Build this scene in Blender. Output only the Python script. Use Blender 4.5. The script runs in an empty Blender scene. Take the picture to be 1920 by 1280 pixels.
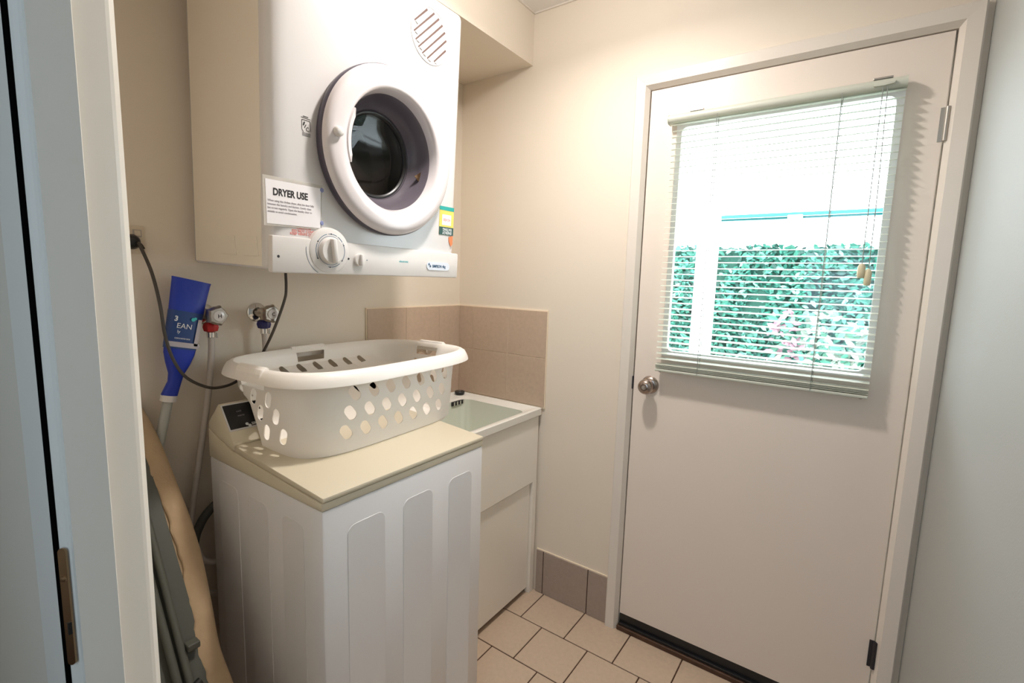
import bpy, bmesh, math, random
from mathutils import Vector, Matrix
random.seed(7)
C = bpy.context.scene.collection
SC = bpy.context.scene

def lin(r, g, b):
    f = lambda c: (c/255/12.92) if c/255 <= .04045 else ((c/255+.055)/1.055)**2.4
    return (f(r), f(g), f(b), 1)

# ------------------------------------------------------------------ camera
def make_camera():
    yaw, pitch, roll = math.radians(35.1686), math.radians(7.3078), math.radians(1.6891)
    F = Vector((-math.sin(yaw)*math.cos(pitch), math.cos(yaw)*math.cos(pitch), -math.sin(pitch)))
    R = Vector((math.cos(yaw), math.sin(yaw), 0)); U = R.cross(F)
    R2 = R*math.cos(roll)+U*math.sin(roll); U2 = R2.cross(F)
    cam = bpy.data.cameras.new('camera'); o = bpy.data.objects.new('camera', cam); C.objects.link(o)
    m = Matrix.Identity(4)
    for i in range(3):
        m[i][0] = R2[i]; m[i][1] = U2[i]; m[i][2] = -F[i]
    m.translation = Vector((1.5755, -1.7835, 1.4191))
    o.matrix_world = m
    cam.sensor_width = 36; cam.lens = 910.0165/1920*36; cam.clip_start = .01; cam.clip_end = 100
    SC.camera = o
make_camera()

# ------------------------------------------------------------------ world, lights, exposure
w = bpy.data.worlds.new('sky'); SC.world = w; w.use_nodes = True
w.node_tree.nodes['Background'].inputs[0].default_value = (.86, .95, 1, 1)
w.node_tree.nodes['Background'].inputs[1].default_value = 10.0

def lamp(name, kind, loc, energy, color, size=.1, aim=None, size_y=None):
    l = bpy.data.lights.new(name, kind); l.energy = energy; l.color = color
    if kind == 'AREA':
        l.size = size
        if size_y: l.shape = 'RECTANGLE'; l.size_y = size_y
    else: l.shadow_soft_size = size
    o = bpy.data.objects.new(name, l); C.objects.link(o); o.location = loc
    if aim is not None:
        o.rotation_euler = (Vector(aim)-Vector(loc)).to_track_quat('-Z', 'Y').to_euler()
    return o
lamp('laundry_ceiling_lamp', 'POINT', (.88, -.66, 2.43), 8.2, (1, .935, .88), .045)
dl_ = lamp('laundry_ceiling_downlight', 'AREA', (.88, -.66, 2.425), 12, (1, .935, .88), .12, (.88, -.66, 0)); dl_.data.shape = 'DISK'; dl_.data.spread = math.radians(160)
lamp('hall_daylight', 'AREA', (1.42, -2.95, 1.6), 9, (.60, .80, 1), .5, (.95, -1.6, 1.3), 1.5)
SC.view_settings.view_transform = 'Standard'; SC.view_settings.look = 'None'
SC.view_settings.exposure = 0.0; SC.view_settings.gamma = 1; SC.view_settings.use_curve_mapping = False
SC.cycles.use_denoising = True
SC.cycles.max_bounces = 10; SC.cycles.diffuse_bounces = 6; SC.cycles.transparent_max_bounces = 16
SC.cycles.sample_clamp_indirect = 6

# ------------------------------------------------------------------ materials
def mat(name, col, rough=.5, metal=0, bump=0, bscale=200, var=0, vscale=8, coat=0, spec=.5, trans=0, emit=None, estr=0, alpha=1):
    m = bpy.data.materials.new(name); m.use_nodes = True
    nt = m.node_tree; b = nt.nodes['Principled BSDF']
    b.inputs['Base Color'].default_value = col
    b.inputs['Roughness'].default_value = rough; b.inputs['Metallic'].default_value = metal
    b.inputs['Specular IOR Level'].default_value = spec
    b.inputs['Coat Weight'].default_value = coat; b.inputs['Coat Roughness'].default_value = .1
    b.inputs['Transmission Weight'].default_value = trans; b.inputs['Alpha'].default_value = alpha
    if emit: b.inputs['Emission Color'].default_value = emit; b.inputs['Emission Strength'].default_value = estr
    tc = nt.nodes.new('ShaderNodeTexCoord')
    if var:
        n = nt.nodes.new('ShaderNodeTexNoise'); n.inputs['Scale'].default_value = vscale; n.inputs['Detail'].default_value = 4
        nt.links.new(tc.outputs['Object'], n.inputs['Vector'])
        r = nt.nodes.new('ShaderNodeValToRGB')
        r.color_ramp.elements[0].position = .3; r.color_ramp.elements[1].position = .7
        r.color_ramp.elements[0].color = tuple(c*(1-var) for c in col[:3])+(1,)
        r.color_ramp.elements[1].color = tuple(min(1, c*(1+var)) for c in col[:3])+(1,)
        nt.links.new(n.outputs['Fac'], r.inputs['Fac']); nt.links.new(r.outputs['Color'], b.inputs['Base Color'])
    if bump:
        n2 = nt.nodes.new('ShaderNodeTexNoise'); n2.inputs['Scale'].default_value = bscale
        nt.links.new(tc.outputs['Object'], n2.inputs['Vector'])
        bp = nt.nodes.new('ShaderNodeBump'); bp.inputs['Strength'].default_value = bump; bp.inputs['Distance'].default_value = .002
        nt.links.new(n2.outputs['Fac'], bp.inputs['Height']); nt.links.new(bp.outputs['Normal'], b.inputs['Normal'])
    return m
M = dict(
 wall=mat('wall_paint', (.76, .68, .575, 1), .6, bump=.12, bscale=260),
 wallr=mat('wall_right_cool_light', (.37, .385, .375, 1), .6, bump=.12, bscale=260),  # cool light from the hall put into this wall's base colour
 ceil=mat('ceiling_paint', (.85, .82, .79, 1), .7),
 trim=mat('gloss_trim', (.74, .68, .61, 1), .28),
 door=mat('door_paint', (.78, .69, .61, 1), .38, bump=.08, bscale=90),
 jamb=mat('jamb_paint', (.82, .78, .71, 1), .35),
 tile=mat('floor_tile_glaze', lin(196, 174, 152), .38, bump=.1, bscale=150, var=.05, vscale=60),
 grout=mat('brown_grout', lin(70, 42, 30), .9),
 wtile=mat('splash_tile', lin(190, 168, 148), .35, var=.05, vscale=70),
 wgrout=mat('cream_grout', lin(232, 216, 192), .8),
 stile=mat('skirting_tile', lin(160, 145, 134), .4, var=.05, vscale=70),
 sill=mat('dark_timber', lin(74, 48, 30), .5, var=.3, vscale=30),
 black=mat('black_plastic', (.008, .008, .009, 1), .35),
 nearblack=mat('near_black', (.02, .018, .022, 1), .5),
 white=mat('white_enamel', (.68, .66, .655, 1), .22, coat=.3),
 dside=mat('enamel_bounce_tint', (.84, .78, .68, 1), .3, coat=.2),  # beige mostly stands in for warm bounced light on the dryer sides
 washw=mat('washer_enamel', (.84, .83, .84, 1), .3, coat=.2),
 cream=mat('cream_plastic', (.68, .61, .47, 1), .35),
 plast=mat('white_plastic', (.74, .71, .69, 1), .35),
 bask=mat('basket_plastic', (.92, .88, .83, 1), .38),
 tub=mat('tub_polymer', (.80, .78, .72, 1), .35),
 bowl=mat('bowl_polymer', (.66, .69, .60, 1), .4),
 cab=mat('cabinet_steel', (.88, .83, .75, 1), .35),
 chrome=mat('chrome', (.75, .74, .72, 1), .12, 1),
 bronze=mat('satin_bronze', (.42, .35, .31, 1), .25, 1),
 steel=mat('dull_steel', (.45, .42, .38, 1), .4, 1),
 tapm=mat('satin_tap', (.50, .45, .40, 1), .28, 1),
 brass=mat('aged_brass', (.35, .22, .12, 1), .3, 1),
 bowlw=mat('tinted_bowl', (.115, .10, .12, 1), .3, spec=.4),
 drum=mat('drum_metal', (.30, .25, .24, 1), .38, .8),
 drumb=mat('drum_back', (.22, .17, .15, 1), .5, .5),
 greyp=mat('door_edge_grey', (.07, .06, .085, 1), .3),
 ring=mat('door_ring', (.72, .67, .68, 1), .2, coat=.4),
 cable=mat('cable_grey', (.06, .052, .045, 1), .5),
 hose=mat('hose_grey', (.50, .45, .41, 1), .5),
 hosed=mat('drain_hose_dark', (.07, .068, .06, 1), .6),
 red=mat('red_plastic', (.45, .01, .012, 1), .35),
 blue=mat('navy_plastic', (.012, .014, .10, 1), .35),
 bblue=mat('blue_plastic', (.012, .04, .42, 1), .4, bump=.4, bscale=60),
 lblue=mat('label_blue', (.02, .06, .22, 1), .3),
 lgrey=mat('label_grey', (.5, .46, .5, 1), .4),
 white2=mat('print_white', (.8, .82, .85, 1), .5),
 teal=mat('print_teal', (.05, .5, .55, 1), .5),
 pole=mat('grey_pole', (.45, .46, .43, 1), .35),
 cover=mat('board_cover_cloth', lin(186, 160, 128), .9, bump=.5, bscale=120, var=.06, vscale=20),
 bmetal=mat('board_metal', (.085, .088, .072, 1), .5),
 blind=mat('blind_sage', (.56, .58, .50, 1), .4),
 cord=mat('blind_cord', (.26, .28, .26, 1), .8),
 tassel=mat('tassel_ivory', lin(205, 196, 165), .4),
 paper=mat('paper', (.88, .85, .87, 1), .6),
 lamin=mat('laminate_margin', (.78, .74, .68, 1), .15, trans=0, alpha=.45),
 ink=mat('ink', (.02, .015, .015, 1), .6),
 inkg=mat('ink_grey', (.28, .24, .27, 1), .6),
 inkb=mat('ink_blue', (.05, .12, .22, 1), .6),
 inkr=mat('ink_red', (.85, .22, .18, 1), .6),
 tealst=mat('sticker_teal', (.0, .36, .32, 1), .5),
 yel=mat('sticker_yellow', (.85, .66, .12, 1), .5),
 dgreen=mat('sticker_green', (.008, .07, .06, 1), .5),
 orange=mat('sticker_orange', (.85, .22, .07, 1), .5),
 badge=mat('badge_silver', (.72, .76, .84, 1), .3),
 postw=mat('post_white', (.86, .86, .86, 1), .5),
 gutter=mat('gutter_teal', (.012, .14, .15, 1), .4),
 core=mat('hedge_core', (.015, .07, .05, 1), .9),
 pave=mat('paving', (.35, .33, .30, 1), .9, var=.2, vscale=3),
 blu=mat('blue_tack', (.25, .28, .5, 1), .8),
)
# dryer door glass: smoked, reflective
def glass(name, tint, gl):
    m = bpy.data.materials.new(name); m.use_nodes = True; nt = m.node_tree; nt.nodes.clear()
    o = nt.nodes.new('ShaderNodeOutputMaterial'); mix = nt.nodes.new('ShaderNodeMixShader')
    t = nt.nodes.new('ShaderNodeBsdfTransparent'); t.inputs[0].default_value = tint
    g = nt.nodes.new('ShaderNodeBsdfGlossy'); g.inputs['Roughness'].default_value = .03
    f = nt.nodes.new('ShaderNodeLayerWeight'); f.inputs['Blend'].default_value = gl
    k = nt.nodes.new('ShaderNodeMath'); k.operation = 'MULTIPLY_ADD'; k.inputs[1].default_value = .45; k.inputs[2].default_value = .03
    nt.links.new(f.outputs['Fresnel'], k.inputs[0])
    nt.links.new(k.outputs[0], mix.inputs[0]); nt.links.new(t.outputs[0], mix.inputs[1]); nt.links.new(g.outputs[0], mix.inputs[2])
    nt.links.new(mix.outputs[0], o.inputs[0]); return m
M['dglass'] = glass('smoked_glass', (.34, .33, .36, 1), .12)
M['pane'] = glass('clear_pane', (.96, .98, .98, 1), .05)
# leaves: colour differs from leaf to leaf, some pale variegated and pink ones
def leafmat():
    m = bpy.data.materials.new('leaf'); m.use_nodes = True; nt = m.node_tree; b = nt.nodes['Principled BSDF']
    a = nt.nodes.new('ShaderNodeAttribute'); a.attribute_name = 'leafcol'
    nt.links.new(a.outputs['Color'], b.inputs['Base Color']); b.inputs['Roughness'].default_value = .45
    return m
M['leaf'] = leafmat()

# ------------------------------------------------------------------ helpers
MW = {}
def thing(name, label, cat, loc, rot=(0, 0, 0), group=None):
    o = bpy.data.objects.new(name, None); C.objects.link(o); o.location = loc; o.rotation_euler = rot
    o.empty_display_size = .05
    o['label'] = label; o['category'] = cat
    if group: o['group'] = group
    MW[o.name] = Matrix.Translation(Vector(loc)) @ __import__('mathutils').Euler(rot).to_matrix().to_4x4()
    return o
def mesh_of(bm, name, smooth=None):
    me = bpy.data.meshes.new(name)
    bmesh.ops.recalc_face_normals(bm, faces=bm.faces)
    if smooth is not None:
        for f in bm.faces: f.smooth = True
        for e in bm.edges:
            if len(e.link_faces) == 2: e.smooth = e.calc_face_angle(0) < math.radians(smooth)
            else: e.smooth = False
    bm.to_mesh(me); bm.free(); return me
def obj(name, bm, m, parent=None, smooth=None, local=False, label=None, kind=None):
    me = bm if isinstance(bm, bpy.types.Mesh) else mesh_of(bm, name, smooth)
    if m is not None and not me.materials: me.materials.append(M[m] if isinstance(m, str) else m)
    o = bpy.data.objects.new(name, me); C.objects.link(o)
    if parent is not None:
        o.parent = parent
        if not local and parent.name in MW: o.matrix_parent_inverse = MW[parent.name].inverted()
        if parent.name not in MW: pass
    if label: o['label'] = label
    if kind: o['kind'] = kind
    return o
def struct(name, bm, m, smooth=None): return obj(name, bm, m, None, smooth, kind='structure')
def tag(o, label, cat, group=None):
    o['label'] = label; o['category'] = cat
    if group: o['group'] = group
    return o
def box(bm, a, b, bev=0, seg=2):
    x0, y0, z0 = a; x1, y1, z1 = b
    vs = [bm.verts.new(p) for p in [(x0, y0, z0), (x1, y0, z0), (x1, y1, z0), (x0, y1, z0), (x0, y0, z1), (x1, y0, z1), (x1, y1, z1), (x0, y1, z1)]]
    fs = [bm.faces.new([vs[i] for i in q]) for q in [(3, 2, 1, 0), (4, 5, 6, 7), (0, 1, 5, 4), (1, 2, 6, 5), (2, 3, 7, 6), (3, 0, 4, 7)]]
    if bev:
        es = {e for f in fs for e in f.edges}
        bmesh.ops.bevel(bm, geom=list(es), offset=bev, segments=seg, affect='EDGES', profile=.5)
    return bm
def B(a, b, bev=0, seg=2): return box(bmesh.new(), a, b, bev, seg)
def prism(pts, axis, c0, c1, bev=0):
    """pts: 2-D outline in the two other axes (x,y | x,z | y,z), extruded along axis."""
    bm = bmesh.new()
    def P(p, c):
        return {'z': (p[0], p[1], c), 'y': (p[0], c, p[1]), 'x': (c, p[0], p[1])}[axis]
    a = [bm.verts.new(P(p, c0)) for p in pts]; b = [bm.verts.new(P(p, c1)) for p in pts]
    bm.faces.new(a); bm.faces.new(b[::-1])
    n = len(pts)
    for i in range(n): bm.faces.new([a[i], a[(i+1) % n], b[(i+1) % n], b[i]])
    bmesh.ops.recalc_face_normals(bm, faces=bm.faces)
    if bev: bmesh.ops.bevel(bm, geom=list(bm.edges), offset=bev, segments=2, affect='EDGES', profile=.5)
    return bm
def lathe(prof, center, axis, n=48, bm=None, closed=False):
    """prof: (r, h) along axis direction"""
    bm = bm or bmesh.new()
    ax = Vector(axis).normalized(); t = Vector((0, 0, 1)) if abs(ax.z) < .9 else Vector((1, 0, 0))
    u = ax.cross(t).normalized(); v = ax.cross(u); c = Vector(center); rings = []
    for r, h in prof:
        if r < 1e-6: rings.append([bm.verts.new(c+ax*h)])
        else: rings.append([bm.verts.new(c+ax*h+(u*math.cos(2*math.pi*i/n)+v*math.sin(2*math.pi*i/n))*r) for i in range(n)])
    pairs = list(zip(rings, rings[1:]))
    if closed: pairs.append((rings[-1], rings[0]))
    for A, D in pairs:
        if len(A) == 1 and len(D) == 1: continue
        for i in range(n):
            j = (i+1) % n
            if len(A) == 1: bm.faces.new([A[0], D[j], D[i]])
            elif len(D) == 1: bm.faces.new([A[i], A[j], D[0]])
            else: bm.faces.new([A[i], A[j], D[j], D[i]])
    return bm
def smoothpath(pts, n=8):
    pts = [Vector(p) for p in pts]; out = []
    q = [pts[0]*2-pts[1]]+pts+[pts[-1]*2-pts[-2]]
    for i in range(1, len(q)-2):
        for k in range(n):
            t = k/n; a, b, c, d = q[i-1:i+3]
            out.append(.5*((2*b)+(c-a)*t+(2*a-5*b+4*c-d)*t*t+(3*b-a-3*c+d)*t**3))
    out.append(pts[-1]); return out
def tube(pts, r, n=10, sm=8, bm=None, cap=True):
    bm = bm or bmesh.new(); P = smoothpath(pts, sm) if sm else [Vector(p) for p in pts]; rings = []
    u = None
    for i, p in enumerate(P):
        d = (P[min(i+1, len(P)-1)]-P[max(i-1, 0)]).normalized()
        if u is None: u = d.orthogonal().normalized()
        else: u = (u-d*u.dot(d)).normalized()
        v = d.cross(u); rr = r(i/(len(P)-1)) if callable(r) else r
        rings.append([bm.verts.new(p+(u*math.cos(2*math.pi*k/n)+v*math.sin(2*math.pi*k/n))*rr) for k in range(n)])
    for A, D in zip(rings, rings[1:]):
        for k in range(n): bm.faces.new([A[k], A[(k+1) % n], D[(k+1) % n], D[k]])
    if cap: bm.faces.new(rings[0][::-1]); bm.faces.new(rings[-1])
    return bm
def text(name, s, size, m, parent, mtx, bold=0, align='LEFT', depth=.0003, xs=1, sp=1, local=False):
    cu = bpy.data.curves.new(name, 'FONT'); cu.body = s; cu.size = size; cu.align_x = align
    cu.extrude = depth; cu.offset = bold; cu.resolution_u = 3; cu.space_line = sp
    t = bpy.data.objects.new('tmp', cu); C.objects.link(t)
    me = bpy.data.meshes.new_from_object(t.evaluated_get(bpy.context.evaluated_depsgraph_get()))
    bpy.data.objects.remove(t); bpy.data.curves.remove(cu)
    me.transform(mtx @ Matrix.Diagonal((xs, 1, 1, 1)))
    me.materials.clear(); me.name = name
    return obj(name, me, m, parent, local=local)
def frame(o, X, Y):
    X = Vector(X).normalized(); Y = Vector(Y).normalized(); Z = X.cross(Y); m = Matrix.Identity(4)
    for i in range(3): m[i][0] = X[i]; m[i][1] = Y[i]; m[i][2] = Z[i]
    m.translation = Vector(o); return m

# ------------------------------------------------------------------ room shell
WX, H, NY = 1.789, 2.502, -1.562        # right wall, ceiling, laundry face of the doorway wall
BX, BZ = .384, 2.2995                   # bulkhead
FY = -3.7
fl = struct('floor', B((-.1, FY, -.08), (2.7, .12, -.003)), 'grout')
def cut_tile(x0, x1, y0, y1, z0=-.006, z1=0):
    return B((x0, y0, z0), (x1, y1, z1), .0012, 1)
PX, PY, G = .208, .2046, .0045
full = None
row = 0; y1 = -.0
while y1 > NY-.12:
    y0 = -.192 if row == 0 else y1-PY
    off = (.541, .647, .546, .650)[row] if row < 4 else (.541 if row % 2 == 0 else .647)
    x = off-4*PX
    while x < WX:
        a, b = max(x+G/2, .0), min(x+PX-G/2, WX)
        if b-a > .01:
            if b-a > PX-G-1e-4 and row > 0:
                if full is None:
                    full = mesh_of(B((-(PX-G)/2, -(PY-G)/2, -.006), ((PX-G)/2, (PY-G)/2, 0), .0012, 1), 'tile')
                t = obj('tile', full, 'tile', fl); t.location = ((a+b)/2, (y0+y1)/2, random.uniform(-.0003, .0003))
            else:
                obj('tile', cut_tile(a, b, y0+G/2, y1-(G/2 if row else 0)), 'tile', fl)
        x += PX
    y1 = y0; row += 1
wl = struct('wall_left', B((-.12, NY-.12, 0), (0, .12, H)), 'wall')
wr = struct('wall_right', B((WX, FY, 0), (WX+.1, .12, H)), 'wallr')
D0, D1, DZ0, DZ1 = .9, 1.7215, .070, 2.104
wb = struct('wall_back', prism([(-.12, -.0), (D0-.012, -.0), (D0-.012, DZ1+.012), (D1+.012, DZ1+.012), (D1+.012, 0), (WX+.1, 0), (WX+.1, H), (-.12, H)], 'y', 0, .12), 'wall')
struct('ceiling', B((-.12, FY, H), (2.7, .12, H+.08)), 'ceil')
struct('wall_bulkhead', B((0, NY, BZ), (BX, 0, H)), 'wall')
# shadow bead where walls meet the ceiling
cb = bmesh.new(); box(cb, (BX, -.006, H-.006), (WX, 0, H)); box(cb, (BX, NY, H-.006), (BX+.006, -.006, H)); box(cb, (WX-.006, NY, H-.006), (WX, -.006, H))
struct('trim_1', cb, 'trim')
# doorway wall towards the hall (camera looks through it); moulded left jamb
CX, CY = 1.5755, -1.7835
def jy(px):     # horizontal bearing seen along the jamb, as slope dy/dx from the viewpoint
    tab = [(0, -.140), (20, -.1503), (66, -.1769), (88, -.190), (110, -.2021), (190, -.2554), (258, -.3043)]
    for (a, sa), (b, sb) in zip(tab, tab[1:]):
        if px <= b: return sa+(sb-sa)*(px-a)/(b-a)
    return tab[-1][1]
def jp(px, x): return (x, CY+jy(px)*(x-CX))
JX = .855
prof = [(.60, NY), (JX-.024, NY), jp(256, JX-.018), jp(247, JX-.010), jp(240, JX-.008), jp(183, JX+.002), jp(182, JX+.010), jp(103, JX+.006), jp(98, JX-.002), jp(90, JX-.006), jp(80, JX-.010), jp(74, JX-.013), jp(73, JX-.10)]
yb = jp(73, JX-.10)[1]
prof += [(JX-.10, yb-.004), (.60, yb-.004)]
jb = struct('trim_2', prism(prof, 'z', 0, 2.08), 'jamb')
# latch strip on the jamb
lb = bmesh.new()
c0 = Vector(jp(74, JX-.011)+(0,)); c1 = Vector(jp(88, JX-.006)+(0,)); d = (c1-c0); dl = d.length; d.normalize(); nn = Vector((d.y, -d.x, 0))
if nn.x < 0: nn = -nn
zt0, zt1 = .944, 1.093; hw = .0048; mid = (c0+c1)/2+nn*.0015; out = []
for k in range(9): a = math.pi*k/8; out.append((hw*math.cos(a), zt1-hw+hw*math.sin(a)))
for k in range(9): a = math.pi+math.pi*k/8; out.append((hw*math.cos(a), zt0+hw+hw*math.sin(a)))
A = [lb.verts.new(mid+d*p[0]+Vector((0, 0, p[1]))) for p in out]; D_ = [lb.verts.new(mid+nn*.002+d*p[0]*.85+Vector((0, 0, p[1]))) for p in out]
lb.faces.new(A[::-1]); lb.faces.new(D_)
for i in range(len(out)): lb.faces.new([A[i], A[(i+1) % len(out)], D_[(i+1) % len(out)], D_[i]])
pl = obj('strike_plate', lb, 'brass', jb, smooth=40)
obj('screw_head', lathe([(.0001, .0015), (.003, .0012), (.0035, 0)], mid+nn*.002+Vector((0, 0, 1.055)), nn, 12), 'brass', pl)
obj('latch_slot', B((mid.x-.002, mid.y-.002, .985), (mid.x+.0045, mid.y+.0015, 1.0)), 'black', pl)
# hall side of that wall: architrave and the wall itself
hy = jp(61, JX-.03)[1]
obj('gap_shade', B((JX-.075, jp(62, JX-.072)[1], 0), (JX-.070, yb+.020, 2.08)), 'nearblack', jb)  # dark strip painted in for the shade deep in the jamb gap
y61 = jp(61, JX-.115)[1]
struct('trim_3', prism([(JX-.030, hy), (JX-.115, y61), (.715, y61), (.715, hy+.002), (.722, hy)], 'z', 0, 2.14), 'jamb')
struct('wall_front', prism([(-.12, NY), (.62, NY), (.62, NY-.04), (.70, hy+.016), (.70, hy+.008), (-.12, hy+.008)], 'z', 0, H), 'wall')
struct('wall_front_lintel', B((.60, hy+.012, 2.08), (WX, NY, H)), 'wall')
struct('wall_hall_left', B((-.12, FY, 0), (-.02, hy+.01, H)), 'wall')
struct('wall_hall_rear', B((-.12, FY-.1, 0), (2.7, FY, H)), 'wall')

# ------------------------------------------------------------------ wall tiles
def wt(parent, m, a, b): obj('tile', B(a, b, .001, 1), m, parent)
xs = [(0.008, .0925), (.0945, .298), (.300, .5035)]; zs = [(.868, 1.082), (1.0845, 1.286)]
gb = bmesh.new(); box(gb, (0, -.006, .86), (.507, 0, 1.290)); obj('grout_bed', gb, 'wgrout', wb)
for a, b in xs:
    for c, d in zs: wt(wb, 'wtile', (a, -.0085, c), (b, 0, d))
gb = bmesh.new(); box(gb, (0, -.557, .86), (.006, -.006, 1.290)); obj('grout_bed', gb, 'wgrout', wl)
for a, b in [(-.148, -.009), (-.3505, -.150), (-.5535, -.3525)]:
    for c, d in zs: wt(wl, 'wtile', (0, a, c), (.0085, b, d))
gb = bmesh.new(); box(gb, (.495, -.006, 0), (.858, 0, .208)); obj('grout_bed', gb, 'wgrout', wb)
gb = bmesh.new(); box(gb, (.497, -.0065, 0), (.856, 0, .2035)); obj('grout_joint', gb, 'grout', wb)
for a, b in [(.496, .5305), (.5345, .7525), (.7565, .857)]: wt(wb, 'stile', (a, -.009, .001), (b, 0, .204))

# ------------------------------------------------------------------ door, architraves, sill
def arch(pts, name):     # three mitred lengths with a splayed inner edge
    bm = bmesh.new()
    ip = [(0, 0), (.012, -.020), (.046, -.022), (.050, -.018), (.050, 0)]       # (distance out from the opening, y)
    path = [(-1, D0-.003, 0), (-1, D0-.003, DZ1+.003), (1, D1+.003, DZ1+.003), (1, D1+.003, 0)]
    rings = []
    for i, (s, x, z) in enumerate(path):
        r = []
        for o, y in ip:
            r.append(bm.verts.new((x+s*o, y, z+(o if i in (1, 2) else 0))))
        rings.append(r)
    for A, Bq in zip(rings, rings[1:]):
        for k in range(len(ip)): bm.faces.new([A[k], A[(k+1) % len(ip)], Bq[(k+1) % len(ip)], Bq[k]])
    bm.faces.new(rings[0]); bm.faces.new(rings[-1][::-1]); return bm
struct('trim_4', arch(None, 'a'), 'trim')
jm = bmesh.new(); box(jm, (D0-.012, .0, 0), (D0-.003, .12, DZ1+.003)); box(jm, (D1+.003, 0, 0), (D1+.012, .12, DZ1+.003)); box(jm, (D0-.012, 0, DZ1+.003), (D1+.012, .12, DZ1+.012))
box(jm, (D0-.003, .042, .07), (D0+.012, .12, DZ1+.003)); box(jm, (D1-.012, .042, .07), (D1+.003, .12, DZ1+.003)); box(jm, (D0+.012, .042, DZ1-.012), (D1-.012, .12, DZ1+.003))
struct('trim_5', jm, 'trim')
W0, W1, WZ0, WZ1 = 1.014, 1.6175, 1.168, 1.967
def slab_hole(x0, x1, z0, z1, hx0, hx1, hz0, hz1, y0, y1, r=.018):
    bm = bmesh.new(); inner = []
    for cx, cz, a0 in [(hx1-r, hz1-r, 0), (hx0+r, hz1-r, 90), (hx0+r, hz0+r, 180), (hx1-r, hz0+r, 270)]:
        for k in range(5):
            a = math.radians(a0+k*22.5); inner.append((cx+r*math.cos(a), cz+r*math.sin(a)))
    outer = [(x1, z1), (x0, z1), (x0, z0), (x1, z0)]
    L = []
    for y in (y0, y1):
        I = [bm.verts.new((p[0], y, p[1])) for p in inner]; O = [bm.verts.new((p[0], y, p[1])) for p in outer]; L.append((I, O))
        for q in range(4):
            for k in range(4): bm.faces.new([O[q], I[q*5+k], I[q*5+k+1]])
            nq = (q+1) % 4; bm.faces.new([O[q], I[q*5+4], I[nq*5], O[nq]])
    (I0, O0), (I1, O1) = L
    for k in range(20): bm.faces.new([I0[k], I0[(k+1) % 20], I1[(k+1) % 20], I1[k]])
    for k in range(4): bm.faces.new([O0[k], O0[(k+1) % 4], O1[(k+1) % 4], O1[k]])
    return bm
door = struct('door_1', slab_hole(D0+.0015, D1-.002, DZ0, DZ1-.001, W0, W1, WZ0, WZ1, .001, .038), 'door')
gp = obj('glass_pane', B((W0-.005, .018, WZ0-.005), (W1+.005, .022, WZ1+.005)), 'pane', door)
obj('glazing_bead', slab_hole(W0-.012, W1+.012, WZ0-.012, WZ1+.012, W0+.006, W1-.006, WZ0+.006, WZ1-.006, -.003, .018, .02), 'postw', door)
obj('weather_seal', B((D0+.002, .006, .030), (D1-.002, .034, .0695)), 'black', door)
kn = obj('door_knob', lathe([(0, -.066), (.010, -.066), (.011, -.063), (.012, -.066), (.020, -.064), (.0265, -.056), (.0285, -.046), (.025, -.034), (.015, -.026), (.0135, -.008), (.0135, .001)][::-1], (.965, 0, 1.037), (0, 1, 0), 40), 'bronze', door, 50)
obj('rose', lathe([(.001, -.012), (.022, -.012), (.031, -.006), (.034, .001)], (.965, 0, 1.037), (0, 1, 0), 40), 'bronze', kn, 50)
obj('keyhole_button', lathe([(0, -.070), (.006, -.070), (.007, -.0655)], (.965, 0, 1.037), (0, 1, 0), 20), 'steel', kn, 50)
obj('latch_plate', B((D0-.0075, -.0035, 1.012), (D0+.001, .003, 1.062), .001), 'nearblack', door)
for z in (1.822, .256):
    hb = lathe([(0, 0), (.0055, 0), (.0055, .088), (0, .088)], (D1+.0025, -.0065, z), (0, 0, 1), 14)
    h = obj('hinge', hb, 'steel' if z > 1 else 'nearblack', door, 40)
    obj('hinge_leaf', B((D1-.012, -.0012, z), (D1+.001, .0018, z+.088)), 'steel' if z > 1 else 'nearblack', h)
sl = struct('trim_6', B((D0-.004, -.014, 0), (D1+.004, .12, .019), .003), 'sill')
obj('threshold_strip', B((D0+.002, -.006, .019), (D1-.002, .05, .030), .001), 'black', sl)

# ------------------------------------------------------------------ venetian blind
BXL, BXR, BY = .995, 1.6285, -.034
bl = thing('venetian_blind', 'sage green aluminium venetian blind hanging on the window of the back door', 'blind', (1.31, BY, 1.99))
def half_round():
    pts = [(.018, -.026), (.018, .004)]          # (y,z) offsets; rounded front
    for k in range(9):
        a = math.radians(90+180*k/8); pts.append((-.002+.016*math.cos(a)*1.0, -.011+.015*math.sin(a)))
    return [(BY+p[0]+.004, 1.994+p[1]) for p in pts]
hr = half_round()
obj('headrail', prism(hr, 'x', .983, 1.6285), 'blind', bl, 35)
for x0, x1 in [(.981, .984), (1.6275, 1.6305)]:
    cyy = sum(p[0] for p in hr)/len(hr); czz = sum(p[1] for p in hr)/len(hr)
    obj('end_cap', prism([(cyy+(a-cyy)*1.06, czz+(b-czz)*1.06) for a, b in hr], 'x', x0, x1), 'blind', bl, 35)
for x in (1.075, 1.575):
    obj('bracket', B((x-.022, BY-.006, 1.998), (x+.022, .001, 2.003), .0008), 'steel', bl)
sb = bmesh.new(); n = 4; w_ = .0125; th = math.radians(7.5)
prf = []
for k in range(n+1):
    t = -1+2*k/n; prf.append((t*w_, .0016*(1-t*t)))
up = [(a*math.cos(th)-b*math.sin(th), a*math.sin(th)+b*math.cos(th)) for a, b in prf]
V0 = [[sb.verts.new((x, y, z+dz)) for y, z in up] for x in (-(BXR-BXL)/2, (BXR-BXL)/2) for dz in (0,)]
V1 = [[sb.verts.new((x, y, z-.0005)) for y, z in up] for x in (-(BXR-BXL)/2, (BXR-BXL)/2)]
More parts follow.
